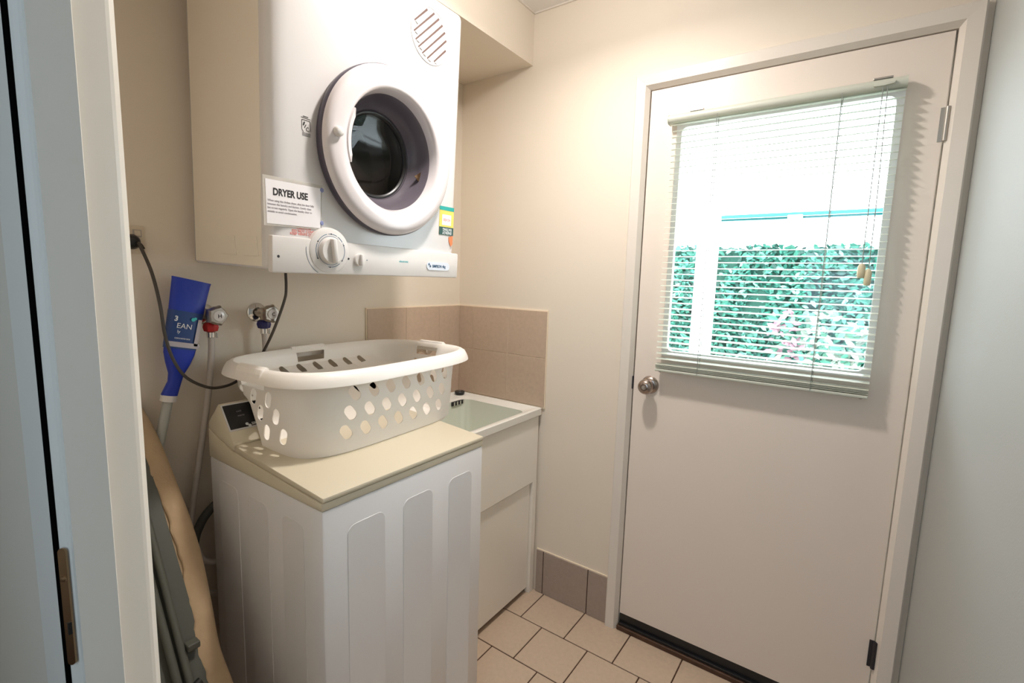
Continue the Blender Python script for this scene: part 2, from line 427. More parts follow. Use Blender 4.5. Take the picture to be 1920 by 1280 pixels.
for k in range(n):
    sb.faces.new([V0[0][k], V0[0][k+1], V0[1][k+1], V0[1][k]]); sb.faces.new([V1[0][k+1], V1[0][k], V1[1][k], V1[1][k+1]])
for L0, L1 in ((V0[0], V1[0]), (V0[1], V1[1])):
    sb.faces.new(L0+L1[::-1])
sb.faces.new([V0[0][0], V0[1][0], V1[1][0], V1[0][0]]); sb.faces.new([V0[0][n], V0[1][n], V1[1][n], V1[0][n]])
sm = mesh_of(sb, 'slat', 40); sm.materials.append(M['blind'])
nsl = 42; zb0, zt_ = 1.128, 1.962
for i in range(nsl):
    z = zb0+(zt_-zb0)*i/(nsl-1)
    s = obj('slat', sm, None, bl); s.location = ((BXL+BXR)/2, BY, z); s.rotation_euler = (math.radians(random.uniform(-.8, .8)), 0, math.radians(random.uniform(-.08, .08)))
for z in (1.1165, 1.121, 1.1245):
    s = obj('slat', sm, None, bl); s.location = ((BXL+BXR)/2, BY, z)
obj('bottom_rail', B((BXL-.001, BY-.0125, 1.101), (BXR+.001, BY+.0125, 1.111), .003), 'blind', bl)
for x in (1.010, 1.612): obj('rail_plug', lathe([(0, -.004), (.004, -.004), (.004, 0)], (x, BY, 1.101), (0, 0, 1), 12), 'steel', bl)
for x in (1.144, 1.483):
    lc = bmesh.new()
    tube([(x, BY-.0135, 1.975), (x, BY-.0135, 1.104)], .0009, 5, 0, lc); tube([(x, BY+.0135, 1.975), (x, BY+.0135, 1.104)], .0009, 5, 0, lc)
    tube([(x+.003, BY, 1.975), (x+.003, BY, 1.104)], .0009, 5, 0, lc)
    obj('ladder_cord', lc, 'cord', bl)
c = obj('pull_cord', tube([(1.577, BY-.018, 1.972), (1.5768, BY-.019, 1.7), (1.5768, BY-.018, 1.49)], .0012, 6, 4), 'cord', bl)
obj('tassel', lathe([(0, .027), (.006, .026), (.0095, .018), (.0105, 0), (.0095, -.012), (.007, -.015), (0, -.015)], (1.5768, BY-.018, 1.466), (0, 0, 1), 16), 'tassel', c, 50)
c = obj('pull_cord', tube([(1.587, BY-.019, 1.972), (1.5925, BY-.020, 1.7), (1.5935, BY-.019, 1.48)], .0012, 6, 4), 'cord', bl)
obj('tassel', lathe([(0, .027), (.004, .026), (.0085, .018), (.0092, -.004), (.0085, -.018), (.006, -.022), (0, -.022)], (1.5935, BY-.019, 1.452), (0, 0, 1), 16), 'tassel', c, 50)
obj('cord_lock', prism([(1.553, 1.982), (1.604, 1.985), (1.602, 1.978), (1.58, 1.975), (1.556, 1.976)], 'y', BY-.021, BY-.0085, .0008), 'blind', bl)

# ------------------------------------------------------------------ outside
struct('ground', B((-6, .12, -.12), (8, 9, -.04)), 'pave')
vp = thing('verandah_post', 'white square verandah post standing outside the door window', 'post', (.768, 1.5, -.04))
obj('post_shaft', B((.712, 1.44, .02), (.824, 1.55, 2.75), .006), 'postw', vp)
obj('post_shoe', B((.70, 1.43, -.04), (.836, 1.562, .03), .004), 'steel', vp)
gt = thing('roof_gutter', 'teal gutter of the neighbouring carport seen through the top half of the door window', 'gutter', (1.6, 3.05, 1.99))
obj('gutter_channel', prism([(2.98, 2.045), (2.98, 2.010), (3.0, 1.998), (3.07, 1.998), (3.10, 2.010), (3.10, 2.045)], 'x', .47, 3.6), 'gutter', gt)
obj('roof_sheet', prism([(2.985, 2.046), (2.985, 2.056), (6.2, 2.75), (6.2, 2.738)], 'x', .47, 3.6), 'postw', gt)
obj('bracket', B((1.03, 2.955, 1.975), (1.14, 2.985, 2.022), .004), 'postw', gt)
for x in (.5, 3.5): obj('support_post', B((x-.05, 6.1, -.04), (x+.05, 6.2, 2.72)), 'postw', gt)
# hedge
hg = thing('hedge', 'dense green clipped hedge seen through the lower half of the door window', 'hedge', (1.0, 3.6, -.04))
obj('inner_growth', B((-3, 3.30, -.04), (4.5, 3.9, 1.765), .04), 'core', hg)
def leaves(n, xr, yr, zr, cols, size, name, parent, seedshift=0):
    rnd = random.Random(11+seedshift); vs = []; fs = []; lc = []
    for i in range(n):
        x = rnd.uniform(*xr); z = rnd.uniform(*zr)
        bump_ = .05*math.sin(x*5+z*3)+.04*math.sin(x*13-z*7)
        y = yr[0]+bump_+rnd.random()**2*(yr[1]-yr[0])
        if z > zr[1]-.05: y = rnd.uniform(yr[0], yr[1]+.1); z += .012*math.sin(x*9)
        s = rnd.uniform(*size); yaw = rnd.uniform(0, 2*math.pi); tilt = rnd.uniform(-.9, .9); ro = rnd.uniform(-.6, .6)
        u = Vector((math.cos(yaw)*math.cos(tilt), .5*math.sin(yaw), math.sin(tilt)-.25)).normalized()
        nrm = Vector((rnd.uniform(-.6, .6), -1, rnd.uniform(-.2, 1.0))).normalized(); v = nrm.cross(u).normalized(); c0 = Vector((x, y, z)); b = len(vs)
        for a, c1, h in [(-1, 0, 0), (-.35, .42, .06), (.35, .36, .06), (1, 0, -.05), (.35, -.36, .06), (-.35, -.42, .06), (0, 0, -.03)]:
            vs.append(c0+u*a*s+v*c1*s+nrm*h*s)
        fs += [(b, b+1, b+6), (b+1, b+2, b+6), (b+2, b+3, b+6), (b+3, b+4, b+6), (b+4, b+5, b+6), (b+5, b, b+6)]
        col = cols(x, z, rnd); lc += [col]*7
    me = bpy.data.meshes.new(name); me.from_pydata([tuple(v) for v in vs], [], fs)
    at = me.color_attributes.new('leafcol', 'FLOAT_COLOR', 'POINT')
    for i, c_ in enumerate(lc): at.data[i].color = c_
    me.materials.append(M['leaf'])
    o = obj(name, me, None, parent); o['kind'] = 'stuff'; return o
def hcol(x, z, r):
    k = r.random(); p = r.random()
    if k < .10: return (.20, .42, .34, 1)
    if k < .45: return (.045, .22, .155, 1)
    if k < .8: return (.018, .14, .10, 1)
    return (.006, .06, .045, 1)
leaves(19000, (-1.6, 3.0), (3.22, 3.36), (.1, 1.79), hcol, (.022, .045), 'leaves', hg)
ps = thing('pale_shrub', 'pale variegated shrub with pink tips growing in front of the hedge', 'shrub', (1.45, 2.8, -.04))
obj('stem', tube([(1.45, 2.8, -.04), (1.43, 2.82, .5), (1.5, 2.85, .95)], lambda t: .02*(1-t*.6), 7), 'sill', ps)
def scol(x, z, r):
    k = r.random()
    if abs(x-1.12) < .14 and k < .5: return (.30, .17, .21, 1)
    if k < .5: return (.26, .31, .26, 1)
    if k < .8: return (.09, .24, .17, 1)
    return (.04, .19, .13, 1)
rnd0 = random.Random(5)
def blob(n):
    o = leaves(n, (1.0, 2.1), (2.62, 2.88), (.3, 1.23), scol, (.03, .055), 'leaves', ps, 3)
    return o
blob(900)

# ------------------------------------------------------------------ dryer (hung on the wall, leaning forward a little)
TH = .0389
dr = thing('clothes_dryer', 'white wall-hung tumble dryer with a round dark glass door', 'dryer', (.02, -.84, 1.4403), (0, TH, 0))
DY = -.84
def dloc(bm):   # geometry given in dryer coordinates (depth, world y, height) -> local to the empty
    for v in bm.verts: v.co.y -= DY
    return bm
def dpart(name, bm, m, parent=dr, smooth=None, label=None):
    return obj(name, dloc(bm), m, parent, smooth, local=True, label=label)
YL, YR, HT, DU = -1.163, -.515, .832, .41
# body shell: rounded-front box, open behind the door
bo = bmesh.new()
def rrect(y0, y1, z0, z1, r, n=6):
    pts = []
    for cy, cz, a0 in [(y1-r, z1-r, 0), (y0+r, z1-r, 90), (y0+r, z0+r, 180), (y1-r, z0+r, 270)]:
        for k in range(n+1):
            a = math.radians(a0+90*k/n); pts.append((cy+r*math.cos(a), cz+r*math.sin(a)))
    return pts
def dense(P, n=10):     # extra points along the straight sides
    out = []
    for a, b in zip(P, P[1:]+P[:1]):
        out.append(a)
        if math.dist(a, b) > .2: out += [(a[0]+(b[0]-a[0])*k/n, a[1]+(b[1]-a[1])*k/n) for k in range(1, n)]
    return out
rings = []
for u_, ins, r in [(0, .004, .010), (.004, 0, .010), (DU-.030, 0, .010), (DU-.020, .0025, .012), (DU-.011, .008, .016), (DU-.005, .017, .022), (DU-.0015, .030, .03), (DU, .046, .04)]:
    rings.append([bo.verts.new((u_, a, b)) for a, b in dense(rrect(YL+ins, YR-ins, .0+ins, HT-ins, r))])
for A, D_ in zip(rings, rings[1:]):
    for k in range(len(A)): bo.faces.new([A[k], A[(k+1) % len(A)], D_[(k+1) % len(A)], D_[k]])
bo.faces.new(rings[0][::-1])
# front with a round hole
HC = (-.815, .337); HRr = .186
P_ = rings[-1]; N_ = len(P_); circ = []
for v in P_:
    a = math.atan2(v.co.z-HC[1], v.co.y-HC[0]); circ.append(bo.verts.new((DU, HC[0]+HRr*math.cos(a), HC[1]+HRr*math.sin(a))))
# denser circle: subdivide by inserting along angle
for k in range(N_):
    bo.faces.new([P_[k], P_[(k+1) % N_], circ[(k+1) % N_], circ[k]])
body = dpart('cabinet', bo, 'white', smooth=50)
# side panels tinted by bounced light, slightly proud of the back half of the cabinet
sp_ = dpart('side_panel', B((.012, YL-.0015, .006), (DU-.04, YL+.001, HT-.006), .0008, 1), 'dside', label='off-white side panel with warm bounced light put into its colour')
dpart('side_panel', B((.012, YR-.001, .006), (DU-.04, YR+.0015, HT-.006), .0008, 1), 'dside')
for x0 in (.175, .285):
    dpart('pressed_louvre', prism([(x0, .030), (x0+.075, .030), (x0+.070, .050), (x0+.066, .078), (x0+.009, .078), (x0+.005, .05)], 'y', YL-.0045, YL-.001, .001), 'dside', sp_)
# control fascia
fa = bmesh.new(); rr = []
fa = prism([(YL-.002, -.006), (YR+.003, -.006), (YR+.003, .076), (YL-.002, .082)], 'x', DU-.012, DU+.010, .004)
fas = dpart('control_fascia', fa, 'plast', smooth=40)
FU = DU+.010
dpart('dial_plate', lathe([(.060, -.012), (.0575, .001), (.050, .0045), (.0, .0045)], (FU, -1.012, .055), (1, 0, 0), 56), 'plast', smooth=40)
du = FU+.0045
rb = bmesh.new()
def arc_band(bm, c, r0, r1, a0, a1, u_, n=24):
    P0 = []; P1 = []
    for k in range(n+1):
        a = math.radians(a0+(a1-a0)*k/n)
        P0.append(bm.verts.new((u_, c[0]+r0*math.cos(a), c[1]+r0*math.sin(a)))); P1.append(bm.verts.new((u_, c[0]+r1*math.cos(a), c[1]+r1*math.sin(a))))
    for k in range(n): bm.faces.new([P0[k], P0[k+1], P1[k+1], P1[k]])
kc = (-1.012, .055)
for a0, a1 in [(65, 100), (105, 150), (155, 208), (-100, -50), (-40, 30), (35, 60)]: arc_band(rb, kc, .0415, .043, a0, a1, du+.0004)
arc_band(rb, kc, .0365, .0375, 0, 360, du+.0004, 48)
arc_band(rb, kc, .066, .067, 175, 240, FU+.0006, 16)
dpart('dial_print', rb, 'inkb')
for a in (88, 150, 210, 268, 325, 22): dpart('dial_mark', lathe([(0, .0007), (.0016, .0006), (.0018, 0)], (du, kc[0]+.0425*math.cos(math.radians(a)), kc[1]+.0425*math.sin(math.radians(a))), (1, 0, 0), 10), 'ink')
kb = dpart('dial_knob', lathe([(.034, 0), (.033, .010), (.031, .013), (.0, .013)], (du, kc[0], kc[1]), (1, 0, 0), 40), 'plast', smooth=40)
kg = bmesh.new(); box(kg, (du+.010, kc[0]-.006, kc[1]-.031), (du+.026, kc[0]+.006, kc[1]+.031), .004); bmesh.ops.rotate(kg, verts=kg.verts, cent=(du, kc[0], kc[1]), matrix=Matrix.Rotation(math.radians(8), 3, 'X'))
dpart('grip', kg, 'plast', kb, 40)
k2 = dpart('heat_knob', lathe([(.017, 0), (.016, .008), (.0, .009)], (FU, -.920, .036), (1, 0, 0), 28), 'plast', smooth=40)
dpart('grip', B((FU+.006, -.924, .021), (FU+.017, -.916, .051), .003), 'plast', k2, 40)
dpart('dial_dot', lathe([(0, .001), (.0028, .0008), (.003, 0)], (FU, -.954, .037), (1, 0, 0), 12), 'ink')
dpart('dial_dot', lathe([(0, .001), (.0014, .0008), (.0016, 0)], (FU, -.893, .036), (1, 0, 0), 12), 'inkb')
dpart('screw_hole', lathe([(0, .001), (.003, .0008), (.0034, 0)], (FU, -1.150, .033), (1, 0, 0), 12), 'nearblack')
DX, DYv = (0, 1, 0), (0, 0, 1)
def dtext(name, s, size, m, y, z, u_, bold=0, align='LEFT', xs=1, parent=dr, rot=0, sp=1, flip=False):
    X, Y = Vector(DX), Vector(DYv)
    if rot: q = Matrix.Rotation(math.radians(rot), 3, 'X'); X = q @ X; Y = q @ Y
    return text(name, s, size, m, parent, frame((u_, y-DY, z), X, Y), bold, align, .0002, xs, sp, local=True)
dtext('model_script', 'electronic', .009, 'teal', -.775, .036, FU+.0004)
bd = bmesh.new(); a_ = rrect(-.660, -.556, .017, .043, .012)
bd = prism(a_, 'x', FU-.001, FU+.0022, 0)
bdg = dpart('badge', bd, 'badge', smooth=40)
dtext('badge_text', 'SIMPSON 4kg', .0125, 'inkb', -.637, .0255, FU+.0026, .0003, xs=.86, parent=bdg)
lg = bmesh.new()
for dy, dz in ((0, .004), (.006, -.002)): 
    vs_ = [lg.verts.new((FU+.0027, -.652+dy+a, .031+dz+b)) for a, b in ((-.004, 0), (0, .005), (.004, 0), (0, -.005))]; lg.faces.new(vs_)
dpart('badge_emblem', lg, 'inkb', bdg)
# icon and red print on the front
ic = bmesh.new()
def line(bm, p, q, w2, u_):
    p = Vector((0,)+p); q = Vector((0,)+q); d_ = (q-p).normalized(); n_ = Vector((0, -d_.z, d_.y))*w2
    bm.faces.new([bm.verts.new((u_, v.y, v.z)) for v in (p+n_, q+n_, q-n_, p-n_)])
iu = DU+.0006
for p, q in [((-1.083, .362), (-1.062, .362)), ((-1.062, .362), (-1.060, .345)), ((-1.083, .362), (-1.083, .340)), ((-1.083, .340), (-1.078, .334)), ((-1.060, .345), (-1.060, .338))]: line(ic, p, q, .0006, iu)
line(ic, (-1.076, .358), (-1.079, .349), .0018, iu); line(ic, (-1.072, .352), (-1.076, .344), .0010, iu)
arc_band(ic, (-1.067, .342), .0035, .0048, 60, 330, iu, 14)
line(ic, (-1.080, .370), (-1.066, .370), .0008, iu); line(ic, (-1.085, .367), (-1.060, .366), .0006, iu)
for z in (.332, .329, .326): line(ic, (-1.082, z), (-1.060, z), .0005, iu)
dpart('warning_icon', ic, 'ink')
dtext('warning_print', 'CAUTION\nDO NOT COVER\nKEEP VENTS CLEAR', .0085, 'inkr', -1.078, .102, iu, align='CENTER', sp=.85)
# vent grille
vent = dpart('vent_ring', lathe([(.080, 0), (.079, .0022), (.075, .0026), (.074, .001), (.0, .0012)], (DU, -.667, .710), (1, 0, 0), 48), 'white', smooth=40)
vc = Vector((-.667, .710)); ang = math.radians(45); dv = Vector((math.cos(ang), math.sin(ang))); nv = Vector((-dv.y, dv.x))
for k in range(7):
    off_ = (k-3)*.0195; half = math.sqrt(max(0, .068**2-off_**2))
    if half < .012: continue
    b_ = bmesh.new(); c_ = vc+nv*off_
    pts = [c_-dv*half+nv*.0022, c_+dv*half+nv*.0030, c_+dv*half-nv*.0030, c_-dv*half-nv*.0022]
    b_ = prism([(q.x, q.y) for q in pts], 'x', DU+.0008, DU+.0017)
    dpart('vent_slot', b_, mat('vent_shadow', (.16, .09, .07, 1), .8) if k == 0 else 'VS', vent) if False else dpart('vent_slot', b_, M.setdefault('vs', mat('vent_gap', (.10, .06, .05, 1), .8)), vent)
    # louvre lip below each slot
    c2 = c_-nv*.0075
    dpart('vent_louvre', prism([((c2-dv*half*.98+nv*.0045).x, (c2-dv*half*.98+nv*.0045).y), ((c2+dv*half*.98+nv*.0045).x, (c2+dv*half*.98+nv*.0045).y), ((c2+dv*half*.9-nv*.0055).x, (c2+dv*half*.9-nv*.0055).y), ((c2-dv*half*.9-nv*.0055).x, (c2-dv*half*.9-nv*.0055).y)], 'x', DU+.0008, DU+.004, .001), 'white', vent)
# door: dark edge, moulded ring, smoked bowl glass, button
RC = (-.820, .338)
dd = dpart('door_ring', lathe([(.2245, .024), (.2215, .033), (.2145, .0395), (.203, .0425), (.172, .0420), (.165, .0395), (.1615, .034), (.1545, .012), (.152, -.004), (.160, -.006), (.20, -.004), (.21, .010)], (DU, RC[0], RC[1]), (1, 0, 0), 96, closed=True), 'ring', smooth=50)
dpart('door_edge', lathe([(.196, -.001), (.2245, -.001), (.2275, .006), (.2275, .020), (.2240, .0245), (.205, .022)], (DU, RC[0], RC[1]), (1, 0, 0), 96, closed=True), 'greyp', dd, 50)
dpart('door_glass', lathe([(.113, -.057), (.110, -.0585), (.06, -.064), (0, -.066)], (DU, RC[0], RC[1]), (1, 0, 0), 72), 'dglass', dd, 60)
dpart('bowl_wall', lathe([(.1545, .012), (.150, .004), (.144, -.020), (.130, -.045), (.113, -.057), (.112, -.062), (.134, -.050), (.150, -.022), (.156, .004)], (DU, RC[0], RC[1]), (1, 0, 0), 72, closed=True), 'bowlw', dd, 60, label='grey tinted side of the door bowl')
dpart('glass_rim', lathe([(.1175, -.050), (.1145, -.050), (.1095, -.056), (.1145, -.060)], (DU, RC[0], RC[1]), (1, 0, 0), 72, closed=True), 'black', dd, 60)
dpart('inner_lip', lathe([(.132, -.052), (.122, -.050), (.114, -.070), (.126, -.074)], (DU, RC[0], RC[1]), (1, 0, 0), 72, closed=True), 'black', dd, 60)
dpart('door_button', lathe([(.0125, -.001), (.012, .008), (.008, .011), (0, .0115)], (DU+.044, -1.013, .347), (1, 0, 0), 24), 'plast', dd, 50).scale = (1, 1, 1)
# grip lip on the left of the opening
gl_ = bmesh.new(); Rr = []
for k in range(25):
    a = math.radians(150+50*k/24); e = .0065*min(1, min(k, 24-k)/3)
    Rr.append([gl_.verts.new((DU+u_, RC[0]+r_*math.cos(a), RC[1]+r_*math.sin(a))) for u_, r_ in ((.036, .164), (.040, .160), (.036, .155-e), (.022, .151-e), (.018, .156))])
for A, D_ in zip(Rr, Rr[1:]):
    for k in range(5): gl_.faces.new([A[k], A[(k+1) % 5], D_[(k+1) % 5], D_[k]])
gl_.faces.new(Rr[0]); gl_.faces.new(Rr[-1][::-1])
dpart('grip_lip', gl_, 'ring', dd, 50)
dpart('drum', lathe([(.186, 0), (.186, -.055), (.235, -.075), (.240, -.30), (.20, -.33)], (DU, HC[0], HC[1]), (1, 0, 0), 64), 'drum', smooth=40)
dpart('drum_back', lathe([(.205, -.328), (.19, -.325), (.10, -.325), (.095, -.318), (.0, -.318)], (DU, HC[0], HC[1]), (1, 0, 0), 64), 'drumb', smooth=40)
for k in range(3):
    a = math.radians(60+120*k)
    fb = bmesh.new(); box(fb, (DU-.29, -.016, -.0), (DU-.09, .016, .045), .01)
    bmesh.ops.translate(fb, verts=fb.verts, vec=(0, 0, -.238)); bmesh.ops.rotate(fb, verts=fb.verts, cent=(0, 0, 0), matrix=Matrix.Rotation(a, 3, 'X')); bmesh.ops.translate(fb, verts=fb.verts, vec=(0, HC[0], HC[1]))
    dpart('drum_fin', fb, 'drum', smooth=40)
dpart('warning_triangle', prism([(-.702, .300), (-.676, .316), (-.678, .282)], 'x', DU-.014, DU-.013), 'brass', dd)
# wall brackets behind the cabinet
wbk = bmesh.new(); box(wbk, (-.018, -1.12, .70), (0.001, -.56, .74)); dpart('wall_rail', wbk, 'steel')
# energy sticker, upside down
es = obj('energy_sticker', dloc(B((DU+.0002, -.6005, .134), (DU+.0010, -.5325, .226))), 'yel'); 
def dtop(o, label, cat):   # things stuck to the dryer front follow its lean
    o.matrix_world = MW[dr.name]; MW[o.name] = MW[dr.name]; return tag(o, label, cat)
dtop(es, 'yellow and green energy rating sticker stuck upside down on the dryer front', 'sticker')
def espart(name, bm, m): return obj(name, dloc(bm), m, es, local=True)
espart('teal_band', B((DU+.0008, -.6005, .2135), (DU+.0014, -.5325, .226)), 'tealst')
espart('white_panel', B((DU+.0008, -.588, .166), (DU+.0014, -.545, .200)), 'paper')
espart('green_band', B((DU+.0008, -.6005, .134), (DU+.0014, -.5325, .160)), 'dgreen')
X_, Y_ = (0, -1, 0), (0, 0, -1)
text('print', 'ENERGY\nRATING', .0125, 'white2', es, frame((DU+.0016, -.541-DY, .1455), X_, Y_), .0002, 'LEFT', .0001, .95, .85, local=True)
text('print', '4.5 420', .012, 'inkr', es, frame((DU+.0016, -.550-DY, .187), X_, Y_), .0002, 'LEFT', .0001, .9, local=True)
espart('flame_tab', prism([(-.5335, .134), (-.5535, .128), (-.550, .112), (-.541, .098), (-.5335, .106)], 'x', DU+.0002, DU+.0009), 'orange')
# laminated notice
nt_ = obj('notice_card', dloc(prism([(-1.1815, .2165), (-1.029, .2165), (-1.031, .106), (-1.179, .103)], 'x', DU+.0015, DU+.0020)), 'lamin')
dtop(nt_, 'laminated DRYER USE notice taped over the lower left corner of the dryer front', 'notice')
obj('paper', dloc(prism([(-1.1755, .2085), (-1.033, .2085), (-1.034, .110), (-1.1725, .108)], 'x', DU+.0020, DU+.0026)), 'paper', nt_, local=True)
text('title', 'DRYER USE', .0225, 'ink', nt_, frame((DU+.0029, -1.158-DY, .1745), DX, DYv), .0008, 'LEFT', .0001, .79, local=True)
text('print', 'When using the clothes dryer, shut the door fully\nbetween the laundry and kitchen. Gently clean\nlint screen regularly. Open the laundry door to\noutside to avoid condensation.', .0072, 'inkg', nt_, frame((DU+.0029, -1.171-DY, .1590), DX, DYv), 0, 'LEFT', .0001, .82, 1.15, local=True)
for y, z in ((-1.030, .205), (-1.030, .123)):
    obj('adhesive_dab', dloc(lathe([(0, .002), (.004, .0018), (.006, 0)], (DU+.002, y, z), (1, 0, 0), 9)), 'blu', nt_, local=True)

# ------------------------------------------------------------------ washing machine
wm = thing('washing_machine', 'top-loading washing machine with white pressed steel sides and cream top', 'washing machine', (.376, -.898, 0))
wx0, wx1, wy0, wy1, wz = .103, .648, -1.184, -.612, .890
cbm = B((wx0, wy0, .02), (wx1, wy1, wz), .006)
obj('cabinet', cbm, 'washw', wm, 40)
for y0, y1 in [(-1.118, -1.007), (-.945, -.836), (-.769, -.665)]:
    r = .022; pts = [(y0, .05), (y1, .05), (y1, .829-r*.9)]+[(y1-r+r*math.cos(a), .829-r+r*math.sin(a)) for a in (math.pi*k/10 for k in range(1, 6))]+[(y0+r-r*math.sin(a), .829-r+r*math.cos(a)) for a in (math.pi*k/10 for k in range(0, 6))]
    obj('pressed_panel', prism(pts, 'x', wx1-.001, wx1+.0012, .0005), 'washw', wm, 20)
for x0, x1 in [(.156, .263), (.317, .415), (.482, .573)]:
    r = .022; pts = [(x0, .05), (x1, .05), (x1, .836-r)]+[(x1-r+r*math.cos(a), .836-r+r*math.sin(a)) for a in (math.pi*k/10 for k in range(1, 6))]+[(x0+r-r*math.sin(a), .836-r+r*math.cos(a)) for a in (math.pi*k/10 for k in range(0, 6))]
    obj('pressed_panel', prism(pts, 'y', wy0-.0012, wy0+.001, .0005), 'washw', wm, 20)
tp = [(wx0, wz+.0005), (wx1+.001, wz+.0005), (wx1+.001, .909), (.24, .936), (.165, .956), (.128, .967), (wx0, .974)]
obj('top_frame', prism(tp, 'y', wy0-.001, wy1+.001, .003), 'cream', wm, 40)
lid = prism([(wx1+.003, .9105), (wx1+.003, .9225), (.252, .9535), (.250, .936)], 'y', wy0+.001, wy1-.001, .003)
obj('lid', lid, 'cream', wm, 40)
con = prism([(wx0+.002, .9735), (.165, .956), (.249, .9375), (.251, .957), (.230, .986), (.180, 1.052), (.168, 1.054), (.145, 1.030), (.118, 1.005), (wx0+.002, .990)], 'y', wy0, wy1, .003)
cn = obj('console', con, 'cream', wm, 40)
# sloping black control panel
A0 = Vector((.1805, 0, 1.0505)); A1 = Vector((.2285, 0, .9885)); dA = (A1-A0).normalized(); nA = Vector((-dA.z, 0, dA.x)); 
if nA.x < 0: nA = -nA
def slope_panel(y0, y1, s0, s1, h0, h1):
    bm = bmesh.new(); v = []
    L = (A1-A0).length
    for h in (h0, h1):
        for y, s in ((y0, s0), (y1, s0), (y1, s1), (y0, s1)):
            q = A0+dA*L*s+nA*h; v.append(bm.verts.new((q.x, y, q.z)))
    for f in [(3, 2, 1, 0), (4, 5, 6, 7), (0, 1, 5, 4), (1, 2, 6, 5), (2, 3, 7, 6), (3, 0, 4, 7)]: bm.faces.new([v[i] for i in f])
    return bm
obj('panel_frame', slope_panel(-1.1835, -.615, -.02, 1.02, -.001, .0010), 'white', cn)
cp = obj('control_panel', slope_panel(-1.1795, -.619, .03, .96, .0005, .0018), 'black', cn)
def ptext(s, size, y, sfrac, m, bold=0):
    q = A0+dA*(A1-A0).length*sfrac+nA*.0021
    text('print', s, size, m, wm, frame((q.x, y, q.z), (0, 1, 0), -dA), bold, 'LEFT', .0001)
ptext('cold', .008, -1.150, .35, 'inkg'); ptext('warm', .008, -1.150, .52, 'inkg'); ptext('SIMPSON', .011, -1.122, .93, 'white2', .0002)
em = bmesh.new()
for dy, ds in ((0, 0), (.006, .006)):
    q = A0+dA*((A1-A0).length*.86+ds)+nA*.0022; lathe([(0, .0003), (.0042, .0002), (.0045, 0)], (q.x, -1.134+dy, q.z), nA, 10, em)
obj('emblem', em, 'white2', wm)
for x, y in ((.14, -1.15), (.61, -1.15), (.14, -.65), (.61, -.65)):
    obj('foot', lathe([(0, 0), (.02, 0), (.018, .022), (0, .022)], (x, y, 0), (0, 0, 1), 16), 'black', wm, 40)

# ------------------------------------------------------------------ laundry trough and cabinet
tr = thing('laundry_tub', 'cream laundry tub on a cream cabinet in the corner beside the washing machine', 'laundry tub', (.245, -.3, 0))
TX, TY, TZ = .497, -.585, .866
cbx = .484
cab = bmesh.new()
box(cab, (.02, TY+.008, .02), (cbx-.025, -.012, .64))
obj('cabinet_body', cab, 'cab', tr)
obj('front_apron', B((cbx-.026, TY+.008, .532), (cbx, -.012, TZ-.034), .0015), 'cab', tr)
obj('side_stile', B((cbx-.026, -.042, .0), (cbx, -.010, .533), .0015), 'cab', tr)
obj('side_stile', B((cbx-.026, TY+.008, .0), (cbx, TY+.040, .533), .0015), 'cab', tr)
obj('cabinet_door', B((cbx-.024, TY+.042, .028), (cbx-.012, -.046, .522), .0015), 'cab', tr)
obj('kick_shadow_board', B((.04, TY+.04, .0), (cbx-.034, -.05, .026)), 'nearblack', tr)
# basin: rim and bowl as one lofted surface
bs = bmesh.new()
def loop(x0, x1, y0, y1, r, z, n=6):
    pts = []
    for cx, cy, a0 in [(x1-r, y1-r, 0), (x0+r, y1-r, 90), (x0+r, y0+r, 180), (x1-r, y0+r, 270)]:
        for k in range(n+1):
            a = math.radians(a0+90*k/n); pts.append(bs.verts.new((cx+r*math.cos(a), cy+r*math.sin(a), z)))
    return pts
x0, x1, y0, y1 = .0095, TX, TY, -.0095
L = [loop(x0+.004, x1-.004, y0+.004, y1-.004, .004, TZ-.034), loop(x0, x1, y0, y1, .006, TZ-.030), loop(x0, x1, y0, y1, .006, TZ-.003), loop(x0+.003, x1-.003, y0+.003, y1-.003, .006, TZ),
     loop(x0+.010, x1-.014, y0+.014, y1-.010, .010, TZ), loop(x0+.014, x1-.018, y0+.018, y1-.014, .012, TZ-.004)]
L2 = [loop(x0+.085, x1-.034, y0+.045, y1-.050, .045, TZ-.006), loop(x0+.093, x1-.042, y0+.053, y1-.058, .045, TZ-.014)]
for A, D_ in zip(L+L2, (L+L2)[1:]):
    for k in range(len(A)): bs.faces.new([A[k], A[(k+1) % len(A)], D_[(k+1) % len(A)], D_[k]])
rim = obj('rim', bs, 'tub', tr, 40)
bs = bmesh.new()
L3 = [loop(x0+.0925, x1-.0415, y0+.0525, y1-.0575, .045, TZ-.0138), loop(x0+.11, x1-.06, y0+.07, y1-.075, .05, TZ-.20), loop(x0+.13, x1-.08, y0+.09, y1-.095, .05, TZ-.225)]
for A, D_ in zip(L3, L3[1:]):
    for k in range(len(A)): bs.faces.new([A[k], A[(k+1) % len(A)], D_[(k+1) % len(A)], D_[k]])
bs.faces.new(L3[-1])
bw = obj('bowl', bs, 'bowl', tr, 40)
obj('drain', lathe([(0, .003), (.022, .003), (.026, 0)], (.25, -.3, TZ-.225), (0, 0, 1), 24), 'chrome', tr, 40)
ovf = obj('overflow_grille', B((.104, -.165, TZ-.033), (.112, -.075, TZ-.0145), .001), 'nearblack', bw)
for k in range(4): obj('grille_bar', B((.111, -.156+k*.021, TZ-.032), (.1135, -.148+k*.021, TZ-.0155)), 'chrome', ovf)
pg = thing('sink_plug', 'round black rubber plug lying on the back corner of the laundry tub rim', 'plug', (.058, -.055, TZ-.003))
obj('plug_body', lathe([(0, 0), (.020, 0), (.0235, .004), (.0245, .013), (.022, .016), (.010, .016), (.008, .013), (0, .013)], (.058, -.055, TZ-.0035), (0, 0, 1), 32), 'black', pg, 40)
